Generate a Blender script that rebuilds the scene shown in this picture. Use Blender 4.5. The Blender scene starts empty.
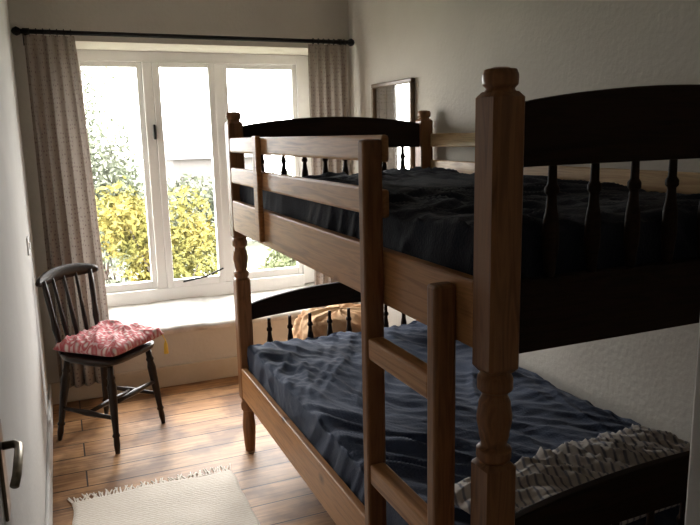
import bpy, bmesh, math, random
from mathutils import Vector, Matrix, noise
random.seed(7)
SC=bpy.context.scene
COL=SC.collection
# ------------------------------------------------------------------ materials
def new_mat(name):
    m=bpy.data.materials.new(name); m.use_nodes=True
    nt=m.node_tree; b=nt.nodes['Principled BSDF']
    return m,nt,b
def N(nt,t,**k):
    n=nt.nodes.new(t)
    for a,v in k.items():
        if hasattr(n,a): setattr(n,a,v)
    return n
def mapping(nt,scale=(1,1,1),rot=(0,0,0),coord='Object'):
    tc=N(nt,'ShaderNodeTexCoord'); mp=N(nt,'ShaderNodeMapping')
    mp.inputs['Scale'].default_value=scale; mp.inputs['Rotation'].default_value=rot
    nt.links.new(tc.outputs[coord],mp.inputs['Vector']); return mp
def ramp(nt,stops):
    r=N(nt,'ShaderNodeValToRGB'); e=r.color_ramp.elements
    e[0].position,e[0].color=stops[0][0],(*stops[0][1],1)
    e[1].position,e[1].color=stops[-1][0],(*stops[-1][1],1)
    for p,c in stops[1:-1]:
        x=e.new(p); x.color=(*c,1)
    return r
def noise_mat(name,c1,c2,scale=6,rough=.6,bump=.0,bscale=60,stretch=(1,1,1),spec=.5,detail=6,sheen=0):
    m,nt,b=new_mat(name)
    mp=mapping(nt,stretch); n=N(nt,'ShaderNodeTexNoise'); n.inputs['Scale'].default_value=scale; n.inputs['Detail'].default_value=detail
    nt.links.new(mp.outputs[0],n.inputs['Vector'])
    r=ramp(nt,[(.3,c1),(.7,c2)]); nt.links.new(n.outputs['Fac'],r.inputs[0]); nt.links.new(r.outputs[0],b.inputs['Base Color'])
    b.inputs['Roughness'].default_value=rough; b.inputs['Specular IOR Level'].default_value=spec
    if sheen: b.inputs['Sheen Weight'].default_value=sheen
    if bump:
        n2=N(nt,'ShaderNodeTexNoise'); n2.inputs['Scale'].default_value=bscale; n2.inputs['Detail'].default_value=4
        nt.links.new(mp.outputs[0],n2.inputs['Vector'])
        bp=N(nt,'ShaderNodeBump'); bp.inputs['Strength'].default_value=bump; bp.inputs['Distance'].default_value=.01
        nt.links.new(n2.outputs['Fac'],bp.inputs['Height']); nt.links.new(bp.outputs[0],b.inputs['Normal'])
    return m
def wood_mat(name,c1,c2,stretch,rough=.4,knots=True,spec=.3):
    m,nt,b=new_mat(name)
    mp=mapping(nt,stretch); n=N(nt,'ShaderNodeTexNoise'); n.inputs['Scale'].default_value=5; n.inputs['Detail'].default_value=8; n.inputs['Distortion'].default_value=1.2
    nt.links.new(mp.outputs[0],n.inputs['Vector'])
    r=ramp(nt,[(.3,c1),(.52,c2),(.6,tuple(x*.8 for x in c2)),(.75,c1)]); nt.links.new(n.outputs['Fac'],r.inputs[0])
    out=r.outputs[0]
    if knots:
        tc=mapping(nt,(1,1.1,1.6)); v=N(nt,'ShaderNodeTexVoronoi'); v.inputs['Scale'].default_value=3.1
        nt.links.new(tc.outputs[0],v.inputs['Vector'])
        kr=ramp(nt,[(.03,(.25,.2,.18)),(.12,(1,1,1))]); nt.links.new(v.outputs['Distance'],kr.inputs[0])
        mx=N(nt,'ShaderNodeMixRGB',blend_type='MULTIPLY'); mx.inputs[0].default_value=1
        nt.links.new(out,mx.inputs[1]); nt.links.new(kr.outputs[0],mx.inputs[2]); out=mx.outputs[0]
    nt.links.new(out,b.inputs['Base Color']); b.inputs['Roughness'].default_value=rough
    b.inputs['Specular IOR Level'].default_value=spec
    return m
M={}
M['wall']=noise_mat('wall_paint',(.55,.515,.46),(.61,.575,.515),3,.9,.25,45,spec=.1)
M['wallL']=noise_mat('wall_paint_side',(.54,.53,.51),(.59,.58,.56),3,.9,.25,45,spec=.1)
M['ceil']=noise_mat('ceiling_paint',(.6,.59,.57),(.65,.64,.62),3,.9,.1,45,spec=.1)
M['white']=noise_mat('white_gloss_paint',(.82,.82,.81),(.87,.87,.86),5,.4,.1,30)
M['sill']=noise_mat('whitewashed_stone',(.46,.44,.41),(.74,.73,.70),9,.7,.8,14)
M['skirt']=noise_mat('skirting_paint',(.5,.43,.33),(.58,.51,.41),6,.5)
M['hall']=noise_mat('hall_block_dark',(.10,.10,.10),(.13,.13,.13),3,.9)  # dark colour for the unseen shell that keeps world light out
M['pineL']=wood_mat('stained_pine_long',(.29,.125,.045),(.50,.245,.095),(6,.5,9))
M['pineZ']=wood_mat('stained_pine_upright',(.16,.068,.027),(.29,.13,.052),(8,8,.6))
M['pineShade']=wood_mat('shaded_pine_ends',(.014,.008,.005),(.026,.014,.008),(.6,6,9),.6,knots=False,spec=.12)  # same pine, backlit shade of the camera-facing ends put into near-black colour
M['pineLight']=wood_mat('pine_slats',(.40,.24,.12),(.56,.38,.20),(6,.6,9))
M['darkwood']=wood_mat('dark_chair_wood',(.010,.006,.004),(.020,.011,.007),(5,5,2),.3,False)
M['iron']=noise_mat('black_iron',(.010,.010,.011),(.016,.016,.016),20,.5,spec=.2)
M['brass']=noise_mat('aged_metal',(.20,.17,.12),(.28,.24,.18),20,.35); M['brass'].node_tree.nodes['Principled BSDF'].inputs['Metallic'].default_value=.9
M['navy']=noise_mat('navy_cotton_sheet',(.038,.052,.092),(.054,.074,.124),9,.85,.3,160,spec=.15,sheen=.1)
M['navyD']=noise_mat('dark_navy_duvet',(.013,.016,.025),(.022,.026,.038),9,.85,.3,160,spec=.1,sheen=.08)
M['mframe']=noise_mat('mirror_frame_wood',(.12,.07,.03),(.2,.13,.07),12,.4)
M['quilt']=noise_mat('tan_quilt',(.42,.20,.09),(.66,.48,.30),7,.9,.3,60,spec=.1)
M['yellow']=noise_mat('yellow_yarn',(.75,.5,.06),(.9,.68,.15),30,.9)
m,nt,b=new_mat('mirror_glass'); b.inputs['Metallic'].default_value=1; b.inputs['Roughness'].default_value=.05
n=N(nt,'ShaderNodeTexNoise'); n.inputs['Scale'].default_value=4; r=ramp(nt,[(.3,(.55,.56,.54)),(.7,(.62,.63,.61))]); nt.links.new(n.outputs[0],r.inputs[0]); nt.links.new(r.outputs[0],b.inputs['Base Color']); M['mirror']=m
m=bpy.data.materials.new('window_glass'); m.use_nodes=True; nt=m.node_tree; nt.nodes.clear()
o=N(nt,'ShaderNodeOutputMaterial'); mx=N(nt,'ShaderNodeMixShader'); t=N(nt,'ShaderNodeBsdfTransparent'); g=N(nt,'ShaderNodeBsdfGlossy'); g.inputs['Roughness'].default_value=.02
mx.inputs[0].default_value=.05; nt.links.new(t.outputs[0],mx.inputs[1]); nt.links.new(g.outputs[0],mx.inputs[2]); nt.links.new(mx.outputs[0],o.inputs[0]); M['glass']=m
m,nt,b=new_mat('fill_globe_glow'); b.inputs['Emission Color'].default_value=(1,.93,.84,1); b.inputs['Emission Strength'].default_value=4.5; M['globe']=m  # glow of the added fill globe behind the camera
# floor boards
m,nt,b=new_mat('pine_floorboards')
mp=mapping(nt,(1,1,1)); br=N(nt,'ShaderNodeTexBrick'); br.offset=.37
br.inputs['Scale'].default_value=1; br.inputs['Brick Width'].default_value=2.3; br.inputs['Row Height'].default_value=.16; br.inputs['Mortar Size'].default_value=.004; br.inputs['Mortar Smooth'].default_value=.3
br.inputs['Color1'].default_value=(.52,.30,.145,1); br.inputs['Color2'].default_value=(.41,.215,.095,1); br.inputs['Mortar'].default_value=(.03,.015,.008,1)
nt.links.new(mp.outputs[0],br.inputs['Vector'])
mp2=mapping(nt,(1.2,14,1)); n=N(nt,'ShaderNodeTexNoise'); n.inputs['Scale'].default_value=3; n.inputs['Detail'].default_value=8; n.inputs['Distortion'].default_value=.8
nt.links.new(mp2.outputs[0],n.inputs['Vector']); r=ramp(nt,[(.3,(.55,.48,.42)),(.65,(1.1,1.08,1.05))]); nt.links.new(n.outputs[0],r.inputs[0])
mx=N(nt,'ShaderNodeMixRGB',blend_type='MULTIPLY'); mx.inputs[0].default_value=1; nt.links.new(br.outputs['Color'],mx.inputs[1]); nt.links.new(r.outputs[0],mx.inputs[2])
mp3=mapping(nt,(1,1,1)); n3=N(nt,'ShaderNodeTexNoise'); n3.inputs['Scale'].default_value=4.0; n3.inputs['Detail'].default_value=9
nt.links.new(mp3.outputs[0],n3.inputs['Vector']); r3=ramp(nt,[(.40,(.45,.40,.36)),(.54,(1,1,1))]); nt.links.new(n3.outputs[0],r3.inputs[0])
mx2=N(nt,'ShaderNodeMixRGB',blend_type='MULTIPLY'); mx2.inputs[0].default_value=1; nt.links.new(mx.outputs[0],mx2.inputs[1]); nt.links.new(r3.outputs[0],mx2.inputs[2])
nt.links.new(mx2.outputs[0],b.inputs['Base Color']); b.inputs['Roughness'].default_value=.48; b.inputs['Specular IOR Level'].default_value=.4
bp=N(nt,'ShaderNodeBump'); bp.inputs['Strength'].default_value=.5; bp.inputs['Distance'].default_value=.004; bp.invert=True
nt.links.new(br.outputs['Fac'],bp.inputs['Height']); nt.links.new(bp.outputs[0],b.inputs['Normal']); M['floor']=m
# curtain
m=bpy.data.materials.new('curtain_linen'); m.use_nodes=True; nt=m.node_tree; nt.nodes.clear()
o=N(nt,'ShaderNodeOutputMaterial'); mx=N(nt,'ShaderNodeMixShader'); d=N(nt,'ShaderNodeBsdfDiffuse'); t=N(nt,'ShaderNodeBsdfTranslucent')
mp=mapping(nt,(1,1,1),coord='UV'); v=N(nt,'ShaderNodeTexVoronoi'); v.inputs['Scale'].default_value=44; v.inputs['Randomness'].default_value=.35
nt.links.new(mp.outputs[0],v.inputs['Vector']); r=ramp(nt,[(.16,(.17,.125,.11)),(.28,(.31,.262,.225))]); nt.links.new(v.outputs['Distance'],r.inputs[0])
nt.links.new(r.outputs[0],d.inputs[0]); nt.links.new(r.outputs[0],t.inputs[0]); mx.inputs[0].default_value=.20
nt.links.new(d.outputs[0],mx.inputs[1]); nt.links.new(t.outputs[0],mx.inputs[2]); nt.links.new(mx.outputs[0],o.inputs[0]); M['curtain']=m
def stripes(name,ca,cb,scale,rot,lo=.42,hi=.58):
    m,nt,b=new_mat(name); mp=mapping(nt,(1,1,0),rot); w=N(nt,'ShaderNodeTexWave'); w.inputs['Scale'].default_value=scale; w.inputs['Distortion'].default_value=.0
    nt.links.new(mp.outputs[0],w.inputs['Vector']); r=ramp(nt,[(lo,ca),(hi,cb)]); nt.links.new(w.outputs['Fac'],r.inputs[0]); nt.links.new(r.outputs[0],b.inputs['Base Color']); b.inputs['Roughness'].default_value=.9; b.inputs['Specular IOR Level'].default_value=.1
    return m
M['stripe']=stripes('striped_pillow_cotton',(.22,.22,.25),(.60,.56,.52),15,(0,0,.3),.05,.35)
m,nt,b=new_mat('red_patterned_cotton'); mp=mapping(nt,(1,1,.2),(0,0,.5)); v=N(nt,'ShaderNodeTexVoronoi'); v.inputs['Scale'].default_value=26; v.inputs['Randomness'].default_value=.35
nt.links.new(mp.outputs[0],v.inputs['Vector']); r=ramp(nt,[(.18,(.60,.5,.47)),(.3,(.42,.17,.17)),(.5,(.38,.05,.06)),(.62,(.54,.36,.35))]); nt.links.new(v.outputs['Distance'],r.inputs[0]); nt.links.new(r.outputs[0],b.inputs['Base Color']); b.inputs['Roughness'].default_value=.9; M['cushion']=m
m,nt,b=new_mat('cream_woven_rug'); mp=mapping(nt,(1,1,1)); w=N(nt,'ShaderNodeTexWave',bands_direction='Y'); w.inputs['Scale'].default_value=22; w.inputs['Distortion'].default_value=5; w.inputs['Detail'].default_value=4; w.inputs['Detail Scale'].default_value=2
nt.links.new(mp.outputs[0],w.inputs['Vector']); r=ramp(nt,[(.1,(.74,.66,.56)),(.6,(.86,.80,.72))]); nt.links.new(w.outputs['Fac'],r.inputs[0]); nt.links.new(r.outputs[0],b.inputs['Base Color']); b.inputs['Roughness'].default_value=.95
bp=N(nt,'ShaderNodeBump'); bp.inputs['Strength'].default_value=.35; bp.inputs['Distance'].default_value=.005; nt.links.new(w.outputs['Fac'],bp.inputs['Height']); nt.links.new(bp.outputs[0],b.inputs['Normal']); M['rug']=m
M['leafY']=noise_mat('yellow_leaves',(.085,.095,.030),(.150,.118,.030),2.5,.8,spec=.1)
M['leafG']=noise_mat('green_leaves',(.060,.075,.035),(.090,.100,.050),3,.8,spec=.1)
M['leafHaze']=noise_mat('hazy_leaves',(.075,.090,.058),(.115,.120,.092),3,.8,spec=.1)  # outdoor haze put into a paler leaf colour
M['bark']=noise_mat('bark',(.05,.04,.03),(.07,.06,.05),12,.9)
M['grass']=noise_mat('garden_grass',(.075,.085,.045),(.10,.105,.07),4,.9)
M['render']=noise_mat('house_render',(.088,.079,.075),(.098,.089,.085),3,.9)
M['rooft']=noise_mat('house_slates',(.064,.060,.061),(.074,.070,.071),8,.8)
# ------------------------------------------------------------------ mesh helpers
def mk(name,verts,faces,mat,parent=None,smooth=False):
    me=bpy.data.meshes.new(name); me.from_pydata([tuple(v) for v in verts],[],faces); me.update()
    bm=bmesh.new(); bm.from_mesh(me); bmesh.ops.recalc_face_normals(bm,faces=bm.faces); bm.to_mesh(me); bm.free()
    ob=bpy.data.objects.new(name,me); COL.objects.link(ob)
    if mat: me.materials.append(mat)
    if smooth:
        for p in me.polygons: p.use_smooth=True
    if parent: ob.parent=parent
    return ob
def empty(name,loc=(0,0,0),rotz=0):
    e=bpy.data.objects.new(name,None); COL.objects.link(e); e.location=loc; e.rotation_euler=(0,0,rotz); e.empty_display_size=.1; return e
BF=[(0,1,3,2),(4,6,7,5),(0,4,5,1),(2,3,7,6),(0,2,6,4),(1,5,7,3)]
def box(name,x0,x1,y0,y1,z0,z1,mat,parent=None,bev=0.004):
    vs=[(x,y,z) for x in (x0,x1) for y in (y0,y1) for z in (z0,z1)]
    ob=mk(name,vs,BF,mat,parent)
    if bev:
        b=ob.modifiers.new('bevel','BEVEL'); b.width=bev; b.segments=2; b.limit_method='ANGLE'
    return ob
def ringgeo(rings):
    vs=[];fs=[];n=len(rings[0])
    for r in rings: vs+=r
    for i in range(len(rings)-1):
        for j in range(n):
            a=i*n+j;b=i*n+(j+1)%n; fs.append((a,b,b+n,a+n))
    fs.append(tuple(range(n))); fs.append(tuple(range((len(rings)-1)*n,len(rings)*n)))
    return vs,fs
def lathe_rings(p0,p1,prof,n=20):
    p0=Vector(p0);p1=Vector(p1);ax=(p1-p0);L=ax.length;ax.normalize()
    up=Vector((0,0,1)) if abs(ax.z)<.9 else Vector((1,0,0))
    a=ax.cross(up).normalized(); b=ax.cross(a).normalized()
    return [[p0+ax*(t*L)+a*(r*math.cos(2*math.pi*k/n))+b*(r*math.sin(2*math.pi*k/n)) for k in range(n)] for t,r in prof]
def turned(name,p0,p1,prof,mat,parent=None,n=20):
    v,f=ringgeo(lathe_rings(p0,p1,prof,n)); return mk(name,v,f,mat,parent,True)
def tube(name,pts,rad,mat,parent=None,n=12):
    pts=[Vector(p) for p in pts]; rings=[]
    for i,p in enumerate(pts):
        d=(pts[min(i+1,len(pts)-1)]-pts[max(i-1,0)]).normalized()
        up=Vector((0,0,1)) if abs(d.z)<.9 else Vector((1,0,0))
        a=d.cross(up).normalized(); b=d.cross(a).normalized(); r=rad(i/(len(pts)-1)) if callable(rad) else rad
        rings.append([p+a*(r*math.cos(2*math.pi*k/n))+b*(r*math.sin(2*math.pi*k/n)) for k in range(n)])
    v,f=ringgeo(rings); return mk(name,v,f,mat,parent,True)
def smoothprof(keys,steps=6):
    out=[]
    for (z0,r0),(z1,r1) in zip(keys,keys[1:]):
        for k in range(steps):
            t=k/steps; s=t*t*(3-2*t); out.append((z0+(z1-z0)*t,r0+(r1-r0)*s))
    out.append(keys[-1]); return out
# ------------------------------------------------------------------ room
XL,XR,YB,YF,ZC=-.157,1.775,4.159,.44,2.5
box('floor',XL-.15,XR+.15,.32,YB+.15,-.12,0,M['floor'],bev=0)
box('ceiling',XL-.15,XR+.15,.32,YB+.55,ZC,ZC+.12,M['ceil'],bev=0)
box('wall_left',XL-.15,XL,.32,YB+.55,0,ZC,M['wallL'],bev=0)
box('wall_right',XR,XR+.15,.32,YB+.55,0,ZC,M['wall'],bev=0)
OX0,OX1,OZ0,OZ1=.08,1.64,.36,2.035
JX=.540
def wall_hole(name,y0,y1,x0,x1,z0,z1,hx0,hx1,hz0,hz1,mat):
    vs=[];fs=[]
    def b(a,bb,c,d):
        o=len(vs); vs.extend([(x,y,z) for x in (a,bb) for y in (y0,y1) for z in (c,d)]); fs.extend([tuple(o+i for i in f) for f in BF])
    b(x0,hx0,z0,z1); b(hx1,x1,z0,z1); b(hx0,hx1,hz1,z1)
    if hz0>z0: b(hx0,hx1,z0,hz0)
    return mk(name,vs,fs,mat)
wall_hole('wall_back',YB,YB+.5,XL-.0,XR+.0,0,ZC,OX0,OX1,OZ0,OZ1,M['wall'])
wall_hole('wall_front',.32,YF,XL,XR,0,ZC,-.148,JX+.02,0,2.02,M['wall'])
J=empty('trim_1')
box('jamb_right',JX,JX+.018,.30,.445,0,2.02,M['white'],J,.002)
box('architrave_right',JX+.014,JX+.08,.445,.458,0,2.09,M['white'],J,.004)
box('head_lining',-.145,JX,.30,.445,2.003,2.019,M['white'],J,.002)
H=empty('hall_light_block')  # unseen shell around the camera, added to block world light through the doorway
box('hall_floor',-1.0,1.6,-1.6,.319,-.12,0,M['floor'],H,0)
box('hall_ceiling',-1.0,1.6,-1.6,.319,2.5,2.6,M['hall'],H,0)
box('hall_side_a',-1.1,-1.0,-1.6,.319,0,2.5,M['wall'],H,0)
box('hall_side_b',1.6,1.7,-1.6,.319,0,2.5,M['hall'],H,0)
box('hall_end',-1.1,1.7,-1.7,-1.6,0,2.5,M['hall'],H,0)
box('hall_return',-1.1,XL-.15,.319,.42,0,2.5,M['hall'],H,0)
# sloping uneven sill
nx,ny=60,18; V=[];Fq=[]
for j in range(ny+1):
    for i in range(nx+1):
        x=OX0+.002+(OX1-OX0-.004)*i/nx; t=j/ny; y=YB-.022+.44*t; z=.372+.10*t+.014*noise.noise(Vector((x*4,y*5,3)))+.005*noise.noise(Vector((x*14,y*14,3)))
        if t<.08: z-=.014*(1-t/.08)
        V.append((x,y+(.016*noise.noise(Vector((x*5,0,8))) if j==0 else 0),z))
for j in range(ny):
    for i in range(nx):
        a=j*(nx+1)+i; Fq.append((a,a+1,a+nx+2,a+nx+1))
o0=len(V)
for i in range(nx+1):
    V.append((V[i][0],V[i][1]+.004,.332+.008*noise.noise(Vector((i*.3,0,0)))))
for i in range(nx): Fq.append((i,i+1,o0+i+1,o0+i))
o1=len(V)
for i in range(nx+1): V.append((V[i][0],YB+.0,.330))
for i in range(nx): Fq.append((o0+i,o0+i+1,o1+i+1,o1+i))
mk('trim_2',V,Fq,M['sill'],None,True)
box('baseboard_back',XL,XR,YB-.018,YB,0,.13,M['skirt'],bev=.006)
box('baseboard_left',XL,XL+.015,1.15,YB-.018,0,.13,M['wallL'],bev=.005)
box('baseboard_right',XR-.015,XR,.46,YB-.018,0,.13,M['skirt'],bev=.005)
# ------------------------------------------------------------------ window
W=empty('window_1')
wy0,wy1=4.53,4.59
zt,zb=2.035,.47
gt,gb=1.95,.56
box('frame_left',OX0,.157,wy0,wy1,zb,zt,M['white'],W)
box('frame_right',1.545,OX1,wy0,wy1,zb,zt,M['white'],W)
box('frame_head',.157,1.545,wy0,wy1,gt+.02,zt,M['white'],W)
box('frame_bottom',.157,1.545,wy0-.02,wy1,zb-.02,gb-.02,M['white'],W)
box('mullion_a',.540,.600,wy0-.01,wy1,gb-.02,gt+.02,M['white'],W)
box('mullion_b',.985,1.040,wy0,wy1,gb-.02,gt+.02,M['white'],W)
def sash(n,x0,x1,t,y0):
    box(n+'_stile_l',x0,x0+t,y0,y0+.04,gb-.02,gt+.02,M['white'],W)
    box(n+'_stile_r',x1-t,x1,y0,y0+.04,gb-.02,gt+.02,M['white'],W)
    box(n+'_rail_t',x0+t,x1-t,y0,y0+.04,gt-.01,gt+.02,M['white'],W)
    box(n+'_rail_b',x0+t,x1-t,y0,y0+.04,gb-.02,gb+.03,M['white'],W)
    box(n+'_pane',x0+t,x1-t,y0+.018,y0+.022,gb,gt,M['glass'],W,0)
sash('sash_a',.157,.540,.033,wy0+.01)
sash('sash_b',.600,.985,.042,wy0-.02)
sash('sash_c',1.040,1.545,.033,wy0+.01)
box('catch',.580,.592,wy0-.045,wy0-.01,1.50,1.59,M['iron'],W,.003)
tube('stay',[(.70,wy0-.03,.575),(.85,wy0-.05,.60),(.97,wy0-.03,.64)],.006,M['iron'],W)
# ------------------------------------------------------------------ curtains and rod
RY,RZ=4.06,2.063
R=empty('curtain_rod')
tube('pole',[(XL+.045,RY,RZ),(XR-.045,RY,RZ)],.012,M['iron'],R)
for i,x in enumerate((XL+.030,XR-.030)):
    turned('finial_%d'%i,(x-.024,RY,RZ),(x+.024,RY,RZ),[(0,.004),(.15,.016),(.5,.024),(.85,.016),(1,.004)],M['iron'],R)
for i,x in enumerate((XL+.07,XR-.065)):
    box('bracket_%d'%i,x-.006,x+.006,RY-.002,YB,RZ-.02,RZ-.008,M['iron'],R,.002)
    box('bracket_plate_%d'%i,x-.015,x+.015,YB-.008,YB,RZ-.06,RZ+.03,M['iron'],R,.002)
for i in range(14):
    x=(-.085+.235*(i+.5)/7) if i<7 else (1.48+.235*(i-7+.5)/7)
    pts=[(x,RY+.016*math.cos(a),RZ+.016*math.sin(a)) for a in [2*math.pi*q/16 for q in range(17)]]
    tube('ring_%d'%i,pts,.0025,M['iron'],R,6)
def curtain(name,xt0,xt1,xb0,xb1,zbot,folds,seed,amp=1.0):
    E=empty(name); nu,nv=170,70; V=[];Fs=[]; ztop=RZ-.016; L=ztop-zbot
    uvs=[]
    for j in range(nv+1):
        t=j/nv; z=ztop-L*t
        for i in range(nu+1):
            u=i/nu; s=t**.7
            x0=xt0+(xb0-xt0)*s; x1=xt1+(xb1-xt1)*s
            uu=u+.05*noise.noise(Vector((u*2.2,t*.8,seed)))*min(1,t*3)
            ph=uu*folds*2*math.pi+1.6*t*noise.noise(Vector((u*2,t*1.0,seed+9)))
            A=(.016+.022*t)*amp*(.7+.6*noise.noise(Vector((u*4,t*.6,seed+2))))
            x=x0+(x1-x0)*u+.010*math.sin(ph*1.0+1)*t
            y=RY+A*math.sin(ph)+.012*noise.noise(Vector((u*6,t*3,seed+5)))
            V.append((x,y,z)); uvs.append((u*(xt1-xt0)*2.4,t*L))
    for j in range(nv):
        for i in range(nu):
            a=j*(nu+1)+i; Fs.append((a,a+1,a+nu+2,a+nu+1))
    ob=mk('cloth',V,Fs,M['curtain'],E,True)
    uvl=ob.data.uv_layers.new(name='UVMap')
    for lp in ob.data.loops: uvl.data[lp.index].uv=uvs[lp.vertex_index]
    return E
curtain('curtain',-.095,.150,-.10,.205,.12,5,1.3)
curtain('curtain',1.465,1.715,1.450,1.72,.40,5,7.7)
# ------------------------------------------------------------------ mirror
MR=empty('wall_mirror')
my0,my1,mz0,mz1=3.28,3.78,1.16,1.79
t=.024
for n,a in (('frame_top',(my0,my1,mz1-t,mz1)),('frame_bottom',(my0,my1,mz0,mz0+t)),('frame_near',(my0,my0+t,mz0+t,mz1-t)),('frame_far',(my1-t,my1,mz0+t,mz1-t))):
    box(n,XR-.028,XR-.002,a[0],a[1],a[2],a[3],M['mframe'],MR,.005)
box('glass',XR-.014,XR-.006,my0+t,my1-t,mz0+t,mz1-t,M['mirror'],MR,0)
# ------------------------------------------------------------------ bunk bed
B=empty('bunk_bed')
bx0,bx1,by0,by1=.748,1.718,1.063,3.086
hw=.034
def sqring(h,z,c=.006):
    pts=[]
    for sx,sy in ((1,1),(-1,1),(-1,-1),(1,-1)):
        if (sx*sy)>0: pts+=[(sx*h,sy*(h-c)),(sx*(h-c),sy*h)]
        else: pts+=[(sx*(h-c),sy*h),(sx*h,sy*(h-c))]
    return [(x,y,z) for x,y in pts]
def post(name,cx,cy):
    vs=[];fs=[]
    def add(v,f):
        o=len(vs); vs.extend([(cx+p[0],cy+p[1],p[2]) for p in v]); fs.extend([tuple(o+i for i in q) for q in f])
    for z0,z1 in ((.26,.86),(1.045,1.572)):
        add(*ringgeo([sqring(hw-.008,z0),sqring(hw,z0+.010),sqring(hw,z1-.010),sqring(hw-.008,z1)]))
    def lath(keys):
        keys=[(z,r*.87) for z,r in keys]
        pr=smoothprof(keys,5)
        n=24; add(*ringgeo([[(r*math.cos(2*math.pi*k/n),r*math.sin(2*math.pi*k/n),z) for k in range(n)] for z,r in pr]))
    lath([(0,.027),(.04,.031),(.12,.036),(.18,.031),(.20,.029),(.215,.039),(.235,.039),(.262,.031)])
    lath([(.855,.030),(.87,.040),(.885,.040),(.895,.029),(.915,.034),(.95,.040),(.98,.036),(1.0,.029),(1.012,.040),(1.03,.040),(1.05,.031)])
    lath([(1.57,.034),(1.577,.030),(1.585,.037),(1.60,.038),(1.61,.034),(1.614,.018)])
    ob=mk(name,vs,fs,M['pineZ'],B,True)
    m=ob.modifiers.new('es','EDGE_SPLIT'); m.split_angle=math.radians(35)
    return ob
post('post_far_left',bx0,by1); post('post_far_right',bx1,by1); post('post_near_left',bx0,by0); post('post_near_right',bx1,by0)
def arched(name,cy,zedge,ztop,zbe,zbc,th=.026):
    x0,x1=bx0+hw-.006,bx1-hw+.006; n=36
    top=[];bot=[]
    for i in range(n+1):
        u=i/n; s=math.sin(math.pi*u)**.75 if 0<u<1 else 0
        x=x0+(x1-x0)*u; top.append((x,zedge+(ztop-zedge)*s)); bot.append((x,zbe+(zbc-zbe)*s))
    V=[];Fs=[]
    for y in (cy-th/2,cy+th/2):
        for x,z in top: V.append((x,y,z))
        for x,z in bot: V.append((x,y,z))
    k=n+1
    for i in range(n):
        Fs+= [(i,i+1,k+i+1,k+i),(2*k+i,3*k+i,3*k+i+1,2*k+i+1),(i,2*k+i,2*k+i+1,i+1),(k+i,k+i+1,3*k+i+1,3*k+i)]
    Fs+=[(0,k,3*k,2*k),(n,2*k+n,3*k+n,k+n)]
    ob=mk(name,V,Fs,M['pineShade'],B)
    b=ob.modifiers.new('b','BEVEL'); b.width=.005; b.segments=2; b.limit_method='ANGLE'; b.angle_limit=math.radians(50)
for nm,cy in (('far',by1),('near',by0)):
    arched('headboard_upper_'+nm,cy,1.548,1.588,1.435,1.437)
    if nm=='far': arched('headboard_lower_far',cy,.725,.785,.65,.675)
    else: arched('headboard_lower_near',cy,.715,.760,.63,.645)
    box('end_rail_upper_'+nm,bx0+hw-.004,bx1-hw+.004,cy-.013,cy+.013,1.075,1.22,M['pineShade'],B)
    box('end_rail_lower_'+nm,bx0+hw-.004,bx1-hw+.004,cy-.013,cy+.013,.27,.43,M['pineShade'],B)
    for i in range(8):
        x=.871+i*.1035
        for lv,(z0,z1) in enumerate(((.428,.64),(1.218,1.44))):
            pr=smoothprof([(0,.010),(.10,.012),(.30,.0165),(.48,.0155),(.66,.010),(.72,.009),(.75,.014),(.79,.014),(.83,.009),(1.03,.008)],3)
            turned('spindle_%s_%d_%d'%(nm,lv,i),(x,cy,z0),(x,cy,z1),pr,M['pineShade'],B,12)
for nm,x0,x1 in (('front',.716,.744),('wall',1.724,1.750)):
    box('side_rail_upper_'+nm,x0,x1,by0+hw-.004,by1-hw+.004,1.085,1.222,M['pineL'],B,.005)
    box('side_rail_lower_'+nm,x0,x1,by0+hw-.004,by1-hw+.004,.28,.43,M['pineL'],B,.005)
for k,(z0,z1) in enumerate(((1.435,1.50),(1.30,1.37))):
    box('guard_front_%d'%k,.716,.736,1.49,by1-hw+.004,z0,z1,M['pineL'],B,.008)
    box('guard_wall_%d'%k,1.735,1.753,by0+hw-.004,by1-hw+.004,z0,z1,M['pineLight'],B,.006)
box('guard_upright',.696,.716,2.545,2.605,1.10,1.505,M['pineL'],B,.005)
for lv,z in ((0,.34),(1,1.12)):
    for i in range(12):
        y=by0+.12+i*.163
        box('slat_%d_%d'%(lv,i),.738,1.726,y,y+.07,z,z+.018,M['pineLight'],B,.003)
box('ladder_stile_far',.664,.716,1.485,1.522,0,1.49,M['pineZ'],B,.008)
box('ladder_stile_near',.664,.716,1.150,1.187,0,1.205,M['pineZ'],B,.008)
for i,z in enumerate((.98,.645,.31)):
    box('ladder_rung_%d'%i,.668,.710,1.185,1.487,z-.028,z+.028,M['pineL'],B,.007)
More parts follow.
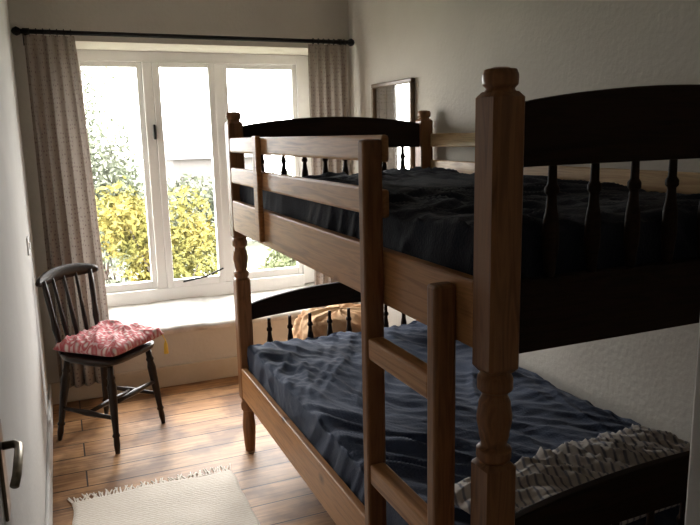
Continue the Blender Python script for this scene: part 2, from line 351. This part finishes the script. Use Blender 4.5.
# ------------------------------------------------------------------ sheets / mattresses
def wrinkle(x,y,seed,sc=1.0):
    p=Vector((x,y,seed)); w=Vector((noise.noise(p*1.1),noise.noise(p*1.1+Vector((9,3,1))),0))*.35
    q=p+w; h=0
    for ang,fx,fy,a,th in ((.35,9,.9,.8,3.4),(.8,12,1.2,.8,3.4),(-.2,10,1.1,.5,3.4),(.6,19,2.0,.4,3.0),(1.2,24,3,.2,3)):
        c,s=math.cos(ang),math.sin(ang); u=(q.x*c+q.y*s)*fx; v=(-q.x*s+q.y*c)*fy
        n=noise.noise(Vector((u,v,seed*3+ang)))
        m=.5+.9*noise.noise(Vector((q.x*2,q.y*2,seed+ang*7)))
        h+=a*math.exp(-abs(n*th*1.3)**1.6)*max(0,min(1.2,m+.25))
    return h*sc
def mattress(name,x0,x1,y0,y1,z0,z1,mat,seed,amp):
    Wd,Ln,Ht=x1-x0,y1-y0,z1-z0; st=.0085; r=.035
    ns=int((Wd+2*Ht)/st); nt_=int((Ln+2*Ht)/st); V=[];Fs=[]
    for j in range(nt_+1):
        t=-Ht+(Ln+2*Ht)*j/nt_
        for i in range(ns+1):
            s=-Ht+(Wd+2*Ht)*i/ns
            ox=max(0,-s,s-Wd); oy=max(0,-t,t-Ln)
            x=min(max(s,0),Wd); y=min(max(t,0),Ln); drop=max(ox,oy)
            dx=min(x,Wd-x); dy=min(y,Ln-y); z=Ht-drop
            d=min(dx,dy)
            if drop==0 and d<r: z-=(r-math.sqrt(max(0,r*r-(r-d)**2)))*.75
            w=wrinkle(x+x0+(0 if not ox else z*.6),y+y0+(0 if not oy else z*.6),seed)
            if drop==0:
                z+=amp*(w-.5)+.010*noise.noise(Vector((x*3,y*3,seed)))
            else:
                k=min(1,drop/.03)
                if ox>=oy: x+= (-1 if s<0 else 1)*.004*k
                if oy>=ox: y+= (-1 if t<0 else 1)*.004*k
                z+=amp*(w-.5)*(1-k)
                if ox>=oy: x+= (1 if s<0 else -1)*amp*.4*(1-w)*k
                else: y+= (1 if t<0 else -1)*amp*.4*(1-w)*k
            V.append((x0+x,y0+y,z0+max(z,0)))
    for j in range(nt_):
        for i in range(ns):
            a=j*(ns+1)+i; Fs.append((a,a+1,a+ns+2,a+ns+1))
    return mk(name,V,Fs,mat,None,True)
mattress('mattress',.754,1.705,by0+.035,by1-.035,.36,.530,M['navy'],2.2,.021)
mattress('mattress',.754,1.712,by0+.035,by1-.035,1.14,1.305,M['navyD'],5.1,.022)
# ------------------------------------------------------------------ pillow
def pillow(name,c,sx,sy,h,rz,mat,seed,parent=None,amp=.008,e=2.6):
    n=70; V=[];Fs=[]
    for side in (1,-1):
        for j in range(n+1):
            for i in range(n+1):
                u=-1+2*i/n; v=-1+2*j/n
                T=(max(0,1-abs(u)**e)*max(0,1-abs(v)**e))**.5
                x=u*sx*(1-.06*(1-abs(v))*abs(u)); y=v*sy*(1-.06*(1-abs(u))*abs(v))
                edge=min(1,T*3)
                z=side*(h*T)*(1 if side>0 else .55)
                if side>0: z+=amp*(wrinkle(x*1.6+seed,y*1.6,seed)-.6)*edge
                V.append((x,y,z+h*.55))
    m=(n+1)*(n+1)
    for s in (0,1):
        for j in range(n):
            for i in range(n):
                a=s*m+j*(n+1)+i; Fs.append((a,a+1,a+n+2,a+n+1))
    ob=mk(name,V,Fs,mat,parent,True)
    bm=bmesh.new(); bm.from_mesh(ob.data); bmesh.ops.remove_doubles(bm,verts=bm.verts,dist=.0004); bmesh.ops.recalc_face_normals(bm,faces=bm.faces); bm.to_mesh(ob.data); bm.free()
    ob.location=c; ob.rotation_euler=(0,0,rz); return ob
pillow('pillow',(1.25,1.30,.542),.40,.17,.052,.06,M['stripe'],3.3,None,.026)
# ------------------------------------------------------------------ quilt pile behind the bed
V=[];Fs=[];n=48
for j in range(n+1):
    for i in range(2*n):
        th=2*math.pi*i/(2*n); ph=j/n*math.pi/2
        rr=(abs(math.cos(th))**4+abs(math.sin(th))**4)**(-.25)
        k=math.cos(ph)**.45; z=.50*math.sin(ph)**.8
        w=wrinkle(th*.25,z*1.3,8.8)
        V.append((1.40+(.28+.02*w)*rr*k*math.cos(th),3.50+(.21+.02*w)*rr*k*math.sin(th),z+(.03*w+.03*noise.noise(Vector((th,ph*2,3))))*(1 if j>2 else 0)*1))
for j in range(n):
    for i in range(2*n):
        a=j*2*n+i; b_=j*2*n+(i+1)%(2*n); Fs.append((a,b_,b_+2*n,a+2*n))
mk('quilt_pile',V,Fs,M['quilt'],None,True)
# ------------------------------------------------------------------ chair
CH=empty('spindle_back_chair',(.155,3.60,0),math.radians(-44))
dw=M['darkwood']
def seatgeo():
    n=40; rings=[]
    for z,k in ((.425,.93),(.432,.98),(.447,1.0),(.455,.985),(.457,.9)):
        ring=[]
        for i in range(n):
            a=2*math.pi*i/n; c,s=math.cos(a),math.sin(a); rr=(abs(c)**4+abs(s)**4)**(-.25)
            x=.190*rr*c; y=.195*rr*s*(1+.10*c)
            ring.append((x*k,y*k,z))
        rings.append(ring)
    return ringgeo(rings)
v,f=seatgeo(); mk('seat',v,f,dw,CH,True)
lp=[(0,.011),(.10,.016),(.18,.014),(.2,.020),(.23,.014),(.5,.019),(.75,.022),(.82,.016),(.85,.021),(.88,.015),(1,.014)]
legs={'leg_front_a':((.19,-.205,0),(.14,-.15,.43)),'leg_front_b':((.180,.175,0),(.14,.14,.43)),'leg_back_a':((-.200,-.175,0),(-.14,-.13,.43)),'leg_back_b':((-.200,.175,0),(-.14,.13,.43))}
for k,(a,b_) in legs.items(): turned(k,a,b_,lp,dw,CH)
def at(k,z):
    a,b_=legs[k]; t=z/.43; return tuple(a[i]+(b_[i]-a[i])*t for i in range(3))
sp=[(0,.009),(.3,.012),(.5,.016),(.7,.012),(1,.009)]
turned('stretcher_a',at('leg_front_a',.17),at('leg_back_a',.17),sp,dw,CH)
turned('stretcher_b',at('leg_front_b',.17),at('leg_back_b',.17),sp,dw,CH)
ma=[(at('leg_front_a',.17)[i]+at('leg_back_a',.17)[i])/2 for i in range(3)]; mb=[(at('leg_front_b',.17)[i]+at('leg_back_b',.17)[i])/2 for i in range(3)]
turned('stretcher_cross',ma,mb,sp,dw,CH)
turned('stretcher_front',at('leg_front_a',.24),at('leg_front_b',.24),sp,dw,CH)
def railpt(u):
    return Vector((-.205-.040*(1-u*u),.180*u,.822+.018*(1-u*u)))
for k,u in enumerate((-.9,-.45,0,.45,.9)):
    top=railpt(u); bot=Vector((-.165-.01*(1-u*u),.15*u,.45))
    rads=[(0,.013),(.1,.015),(.2,.012),(.35,.018),(.5,.013),(.8,.014),(1,.011)] if abs(u)>.8 else [(0,.008),(.35,.012),(.6,.009),(1,.007)]
    turned('back_spindle_%d'%k,bot,top,rads,dw,CH,14)
rings=[]
for i in range(33):
    u=-1+2*i/32; c=railpt(u); c.y=.208*u; hh=.034*(1-.5*abs(u)**3)*(1 if abs(u)<.95 else .7)
    rings.append([(c.x-.009,c.y,c.z-hh),(c.x+.009,c.y,c.z-hh),(c.x+.012,c.y,c.z),(c.x+.006,c.y,c.z+hh),(c.x-.006,c.y,c.z+hh),(c.x-.012,c.y,c.z)])
v,f=ringgeo(rings); mk('crest_rail',v,f,dw,CH,True)
CU=empty('seat_cushion',(.165,3.60,.462),math.radians(-44))
pillow('pad',(0.01,0,0),.185,.200,.052,0,M['cushion'],6.1,CU,.020,4)
tube('tassel_cord',[(.170,.175,.024),(.19,.19,.025),(.200,.20,-.01)],.003,M['yellow'],CU,8)
for i in range(14):
    a=i*2.4; r_=.010
    tube('tassel_strand_%d'%i,[(.20,.20,-.008),(.20+r_*.7*math.cos(a),.20+r_*.7*math.sin(a),-.03),(.20+r_*math.cos(a),.20+r_*math.sin(a),-.08)],.0028,M['yellow'],CU,6)
# ------------------------------------------------------------------ rug
RG=empty('rag_rug')
nx,ny=60,90; V=[];Fs=[]
for j in range(ny+1):
    for i in range(nx+1):
        u=i/nx; t=j/ny; x=-.07+.68*u+.012*noise.noise(Vector((t*6,0,1))); y=1.95+.96*t+.02*noise.noise(Vector((u*3,5,1)))
        V.append((x,y,.013+.005*noise.noise(Vector((x*7,y*7,0)))-(.008 if i in(0,nx) or j in (0,ny) else 0)))
for j in range(ny):
    for i in range(nx):
        a=j*(nx+1)+i; Fs.append((a,a+1,a+nx+2,a+nx+1))
mk('weave',V,Fs,M['rug'],RG,True)
V=[];Fs=[]
for side,yy,dr in ((0,2.90,1),(1,1.96,-1)):
    for i in range(110):
        x=-.065+.67*i/109; L=.04+.035*random.random(); dx=random.uniform(-.025,.025); w=.0022
        o=len(V)
        V+= [(x-w,yy,.004),(x+w,yy,.004),(x+w,yy,.009),(x-w,yy,.009),(x+dx-w,yy+dr*L,.001),(x+dx+w,yy+dr*L,.001),(x+dx+w,yy+dr*L,.005),(x+dx-w,yy+dr*L,.005)]
        Fs+=[tuple(o+k for k in q) for q in ((0,1,5,4),(1,2,6,5),(2,3,7,6),(3,0,4,7),(4,5,6,7),(0,3,2,1))]
mk('fringe',V,Fs,M['rug'],RG)
# ------------------------------------------------------------------ door
D=empty('door_1')
dx0,dx1,dy0,dy1=-.145,-.112,.45,1.10
box('leaf',dx0,dx1,dy0,dy1,.01,1.99,M['wallL'],D,.003)
for k,(a,b_) in enumerate(((.15,.85),(1.10,1.85))):
    for q,(c,d_) in enumerate(((dy0+.09,.745),(.805,dy1-.09))):
        box('panel_%d_%d'%(k,q),dx1-.001,dx1+.006,c,d_,a,b_,M['wallL'],D,.005)
box('handle_plate',dx1,dx1+.005,1.015,1.06,.97,1.11,M['brass'],D,.002)
tube('handle_lever',[(dx1+.003,1.04,1.075),(dx1+.020,1.04,1.075),(dx1+.027,1.03,1.075),(dx1+.028,1.0,1.077),(dx1+.028,.94,1.073),(dx1+.025,.925,1.065)],.006,M['brass'],D)
box('lock_edge',dx0+.008,dx1-.008,dy1-.001,dy1+.002,.90,1.12,M['brass'],D,.001)
S=empty('light_switch')
box('plate',XL,XL+.009,3.42,3.50,.99,1.07,M['white'],S,.003); box('rocker',XL+.009,XL+.014,3.45,3.47,1.015,1.045,M['white'],S,.002)
# ------------------------------------------------------------------ outside
box('ground',-14,18,4.75,34,-.62,-.5,M['grass'],None,0)
def bush(name,c,rad,nl,mat,ls,seed):
    rnd=random.Random(seed); E=empty(name,c); V=[];Fs=[]
    blobs=[(Vector((rnd.uniform(-.6,.6)*rad[0],rnd.uniform(-.6,.6)*rad[1],rad[2]*rnd.uniform(.3,1.5))),rnd.uniform(.25,.5)) for _ in range(20)]
    for _ in range(nl):
        bc,br_=rnd.choice(blobs)
        d=Vector((rnd.gauss(0,1),rnd.gauss(0,1),rnd.gauss(0,1))).normalized()*(rnd.random()**.35)*br_*(1.25 if rnd.random()<.12 else 1)
        p=bc+Vector((d.x*rad[0],d.y*rad[1],d.z*rad[2]))
        if p.z<0.02: continue
        a=Vector((rnd.gauss(0,1),rnd.gauss(0,1),rnd.gauss(0,1))).normalized(); b_=a.cross(Vector((rnd.gauss(0,1),rnd.gauss(0,1),rnd.gauss(0,1)))).normalized()
        l=ls*rnd.uniform(.6,1.3); w=l*.42; o=len(V)
        V+=[p-a*l*.5,p+b_*w*.5,p+a*l*.5,p-b_*w*.5]; Fs.append((o,o+1,o+2,o+3))
    me=bpy.data.meshes.new('leaves'); me.from_pydata([tuple(v) for v in V],[],Fs); me.materials.append(mat); ob=bpy.data.objects.new('leaves',me); COL.objects.link(ob); ob.parent=E
    for k in range(9):
        bc=blobs[k][0]
        tube('stem_%d'%k,[(0.05*k-.15,0,0),(bc.x*.5,bc.y*.5,bc.z*.5),tuple(bc)],lambda t:.018-.012*t,M['bark'],E,6)
bush('yellow_shrub',(1.05,7.6,-.5),(.85,.5,.84),6500,M['leafY'],.085,1)
bush('green_shrub',(2.80,8.2,-.5),(.8,.7,.48),5000,M['leafG'],.08,2)
bush('green_shrub',(.40,9.2,-.5),(.8,.6,1.30),5500,M['leafHaze'],.09,3)
bush('garden_hedge',(2.4,12.6,-.5),(2.6,.8,.75),9000,M['leafHaze'],.13,11)
bush('garden_tree',(-.1,15.6,-.5),(1.4,1.0,2.3),4500,M['leafHaze'],.14,4)
HS=empty('distant_house')
box('walls',3.2,6.0,21,24,-.5,.9,M['render'],HS,0)
V=[(3.0,20.8,.9),(6.2,20.8,.9),(6.2,24.2,.9),(3.0,24.2,.9),(3.0,22.5,1.5),(6.2,22.5,1.5)]
mk('roof',V,[(0,1,5,4),(2,3,4,5),(0,4,3),(1,2,5),(0,3,2,1)],M['rooft'],HS)
# ------------------------------------------------------------------ light
w=bpy.data.worlds.new('overcast_sky'); SC.world=w; w.use_nodes=True; nt=w.node_tree
bg=nt.nodes['Background']; tc=N(nt,'ShaderNodeTexCoord'); n=N(nt,'ShaderNodeTexNoise'); n.inputs['Scale'].default_value=1.5
nt.links.new(tc.outputs['Generated'],n.inputs['Vector']); r=ramp(nt,[(.3,(.985,.97,.955)),(.7,(1,.99,.965))]); nt.links.new(n.outputs[0],r.inputs[0]); nt.links.new(r.outputs[0],bg.inputs[0]); bg.inputs[1].default_value=27.0
pl=bpy.data.lights.new('window_portal','AREA'); pl.shape='RECTANGLE'; pl.size=1.5; pl.size_y=1.55; pl.cycles.is_portal=True
po=bpy.data.objects.new('window_portal',pl); COL.objects.link(po); po.location=(.86,4.62,1.25); po.rotation_euler=(math.radians(-90),0,0)
HL=empty('hall_fill_globe')  # unseen glowing globe added as fill for the door jamb and near side
n_=12
rings=[[(.3+.11*math.sin(math.pi*(k+.5)/n_)*math.cos(2*math.pi*q/20),-.7+.11*math.sin(math.pi*(k+.5)/n_)*math.sin(2*math.pi*q/20),2.36+.11*math.cos(math.pi*(k+.5)/n_)) for q in range(20)] for k in range(n_)]
v,f=ringgeo(rings); mk('globe',v,f,M['globe'],HL,True)
turned('fill_globe_mount',(.3,-.7,2.46),(.3,-.7,2.499),[(0,.03),(.5,.05),(1,.06)],M['white'],HL)
# ------------------------------------------------------------------ camera
F=Vector((0.38122848,0.90623458,-0.18276688)); R2=Vector((0.92001295,-0.39131116,-0.02125418)); U2=Vector((0.09077999,0.1600452,0.98292651))
cd=bpy.data.cameras.new('camera'); co=bpy.data.objects.new('camera',cd); COL.objects.link(co)
mw=Matrix((R2,U2,-F)).transposed().to_4x4(); mw.translation=Vector((0,0,1.501)); co.matrix_world=mw
cd.sensor_width=36; cd.lens=685.9/700*36; cd.clip_start=.02; SC.camera=co
SC.view_settings.view_transform='Standard'; SC.view_settings.look='None'; SC.view_settings.exposure=0
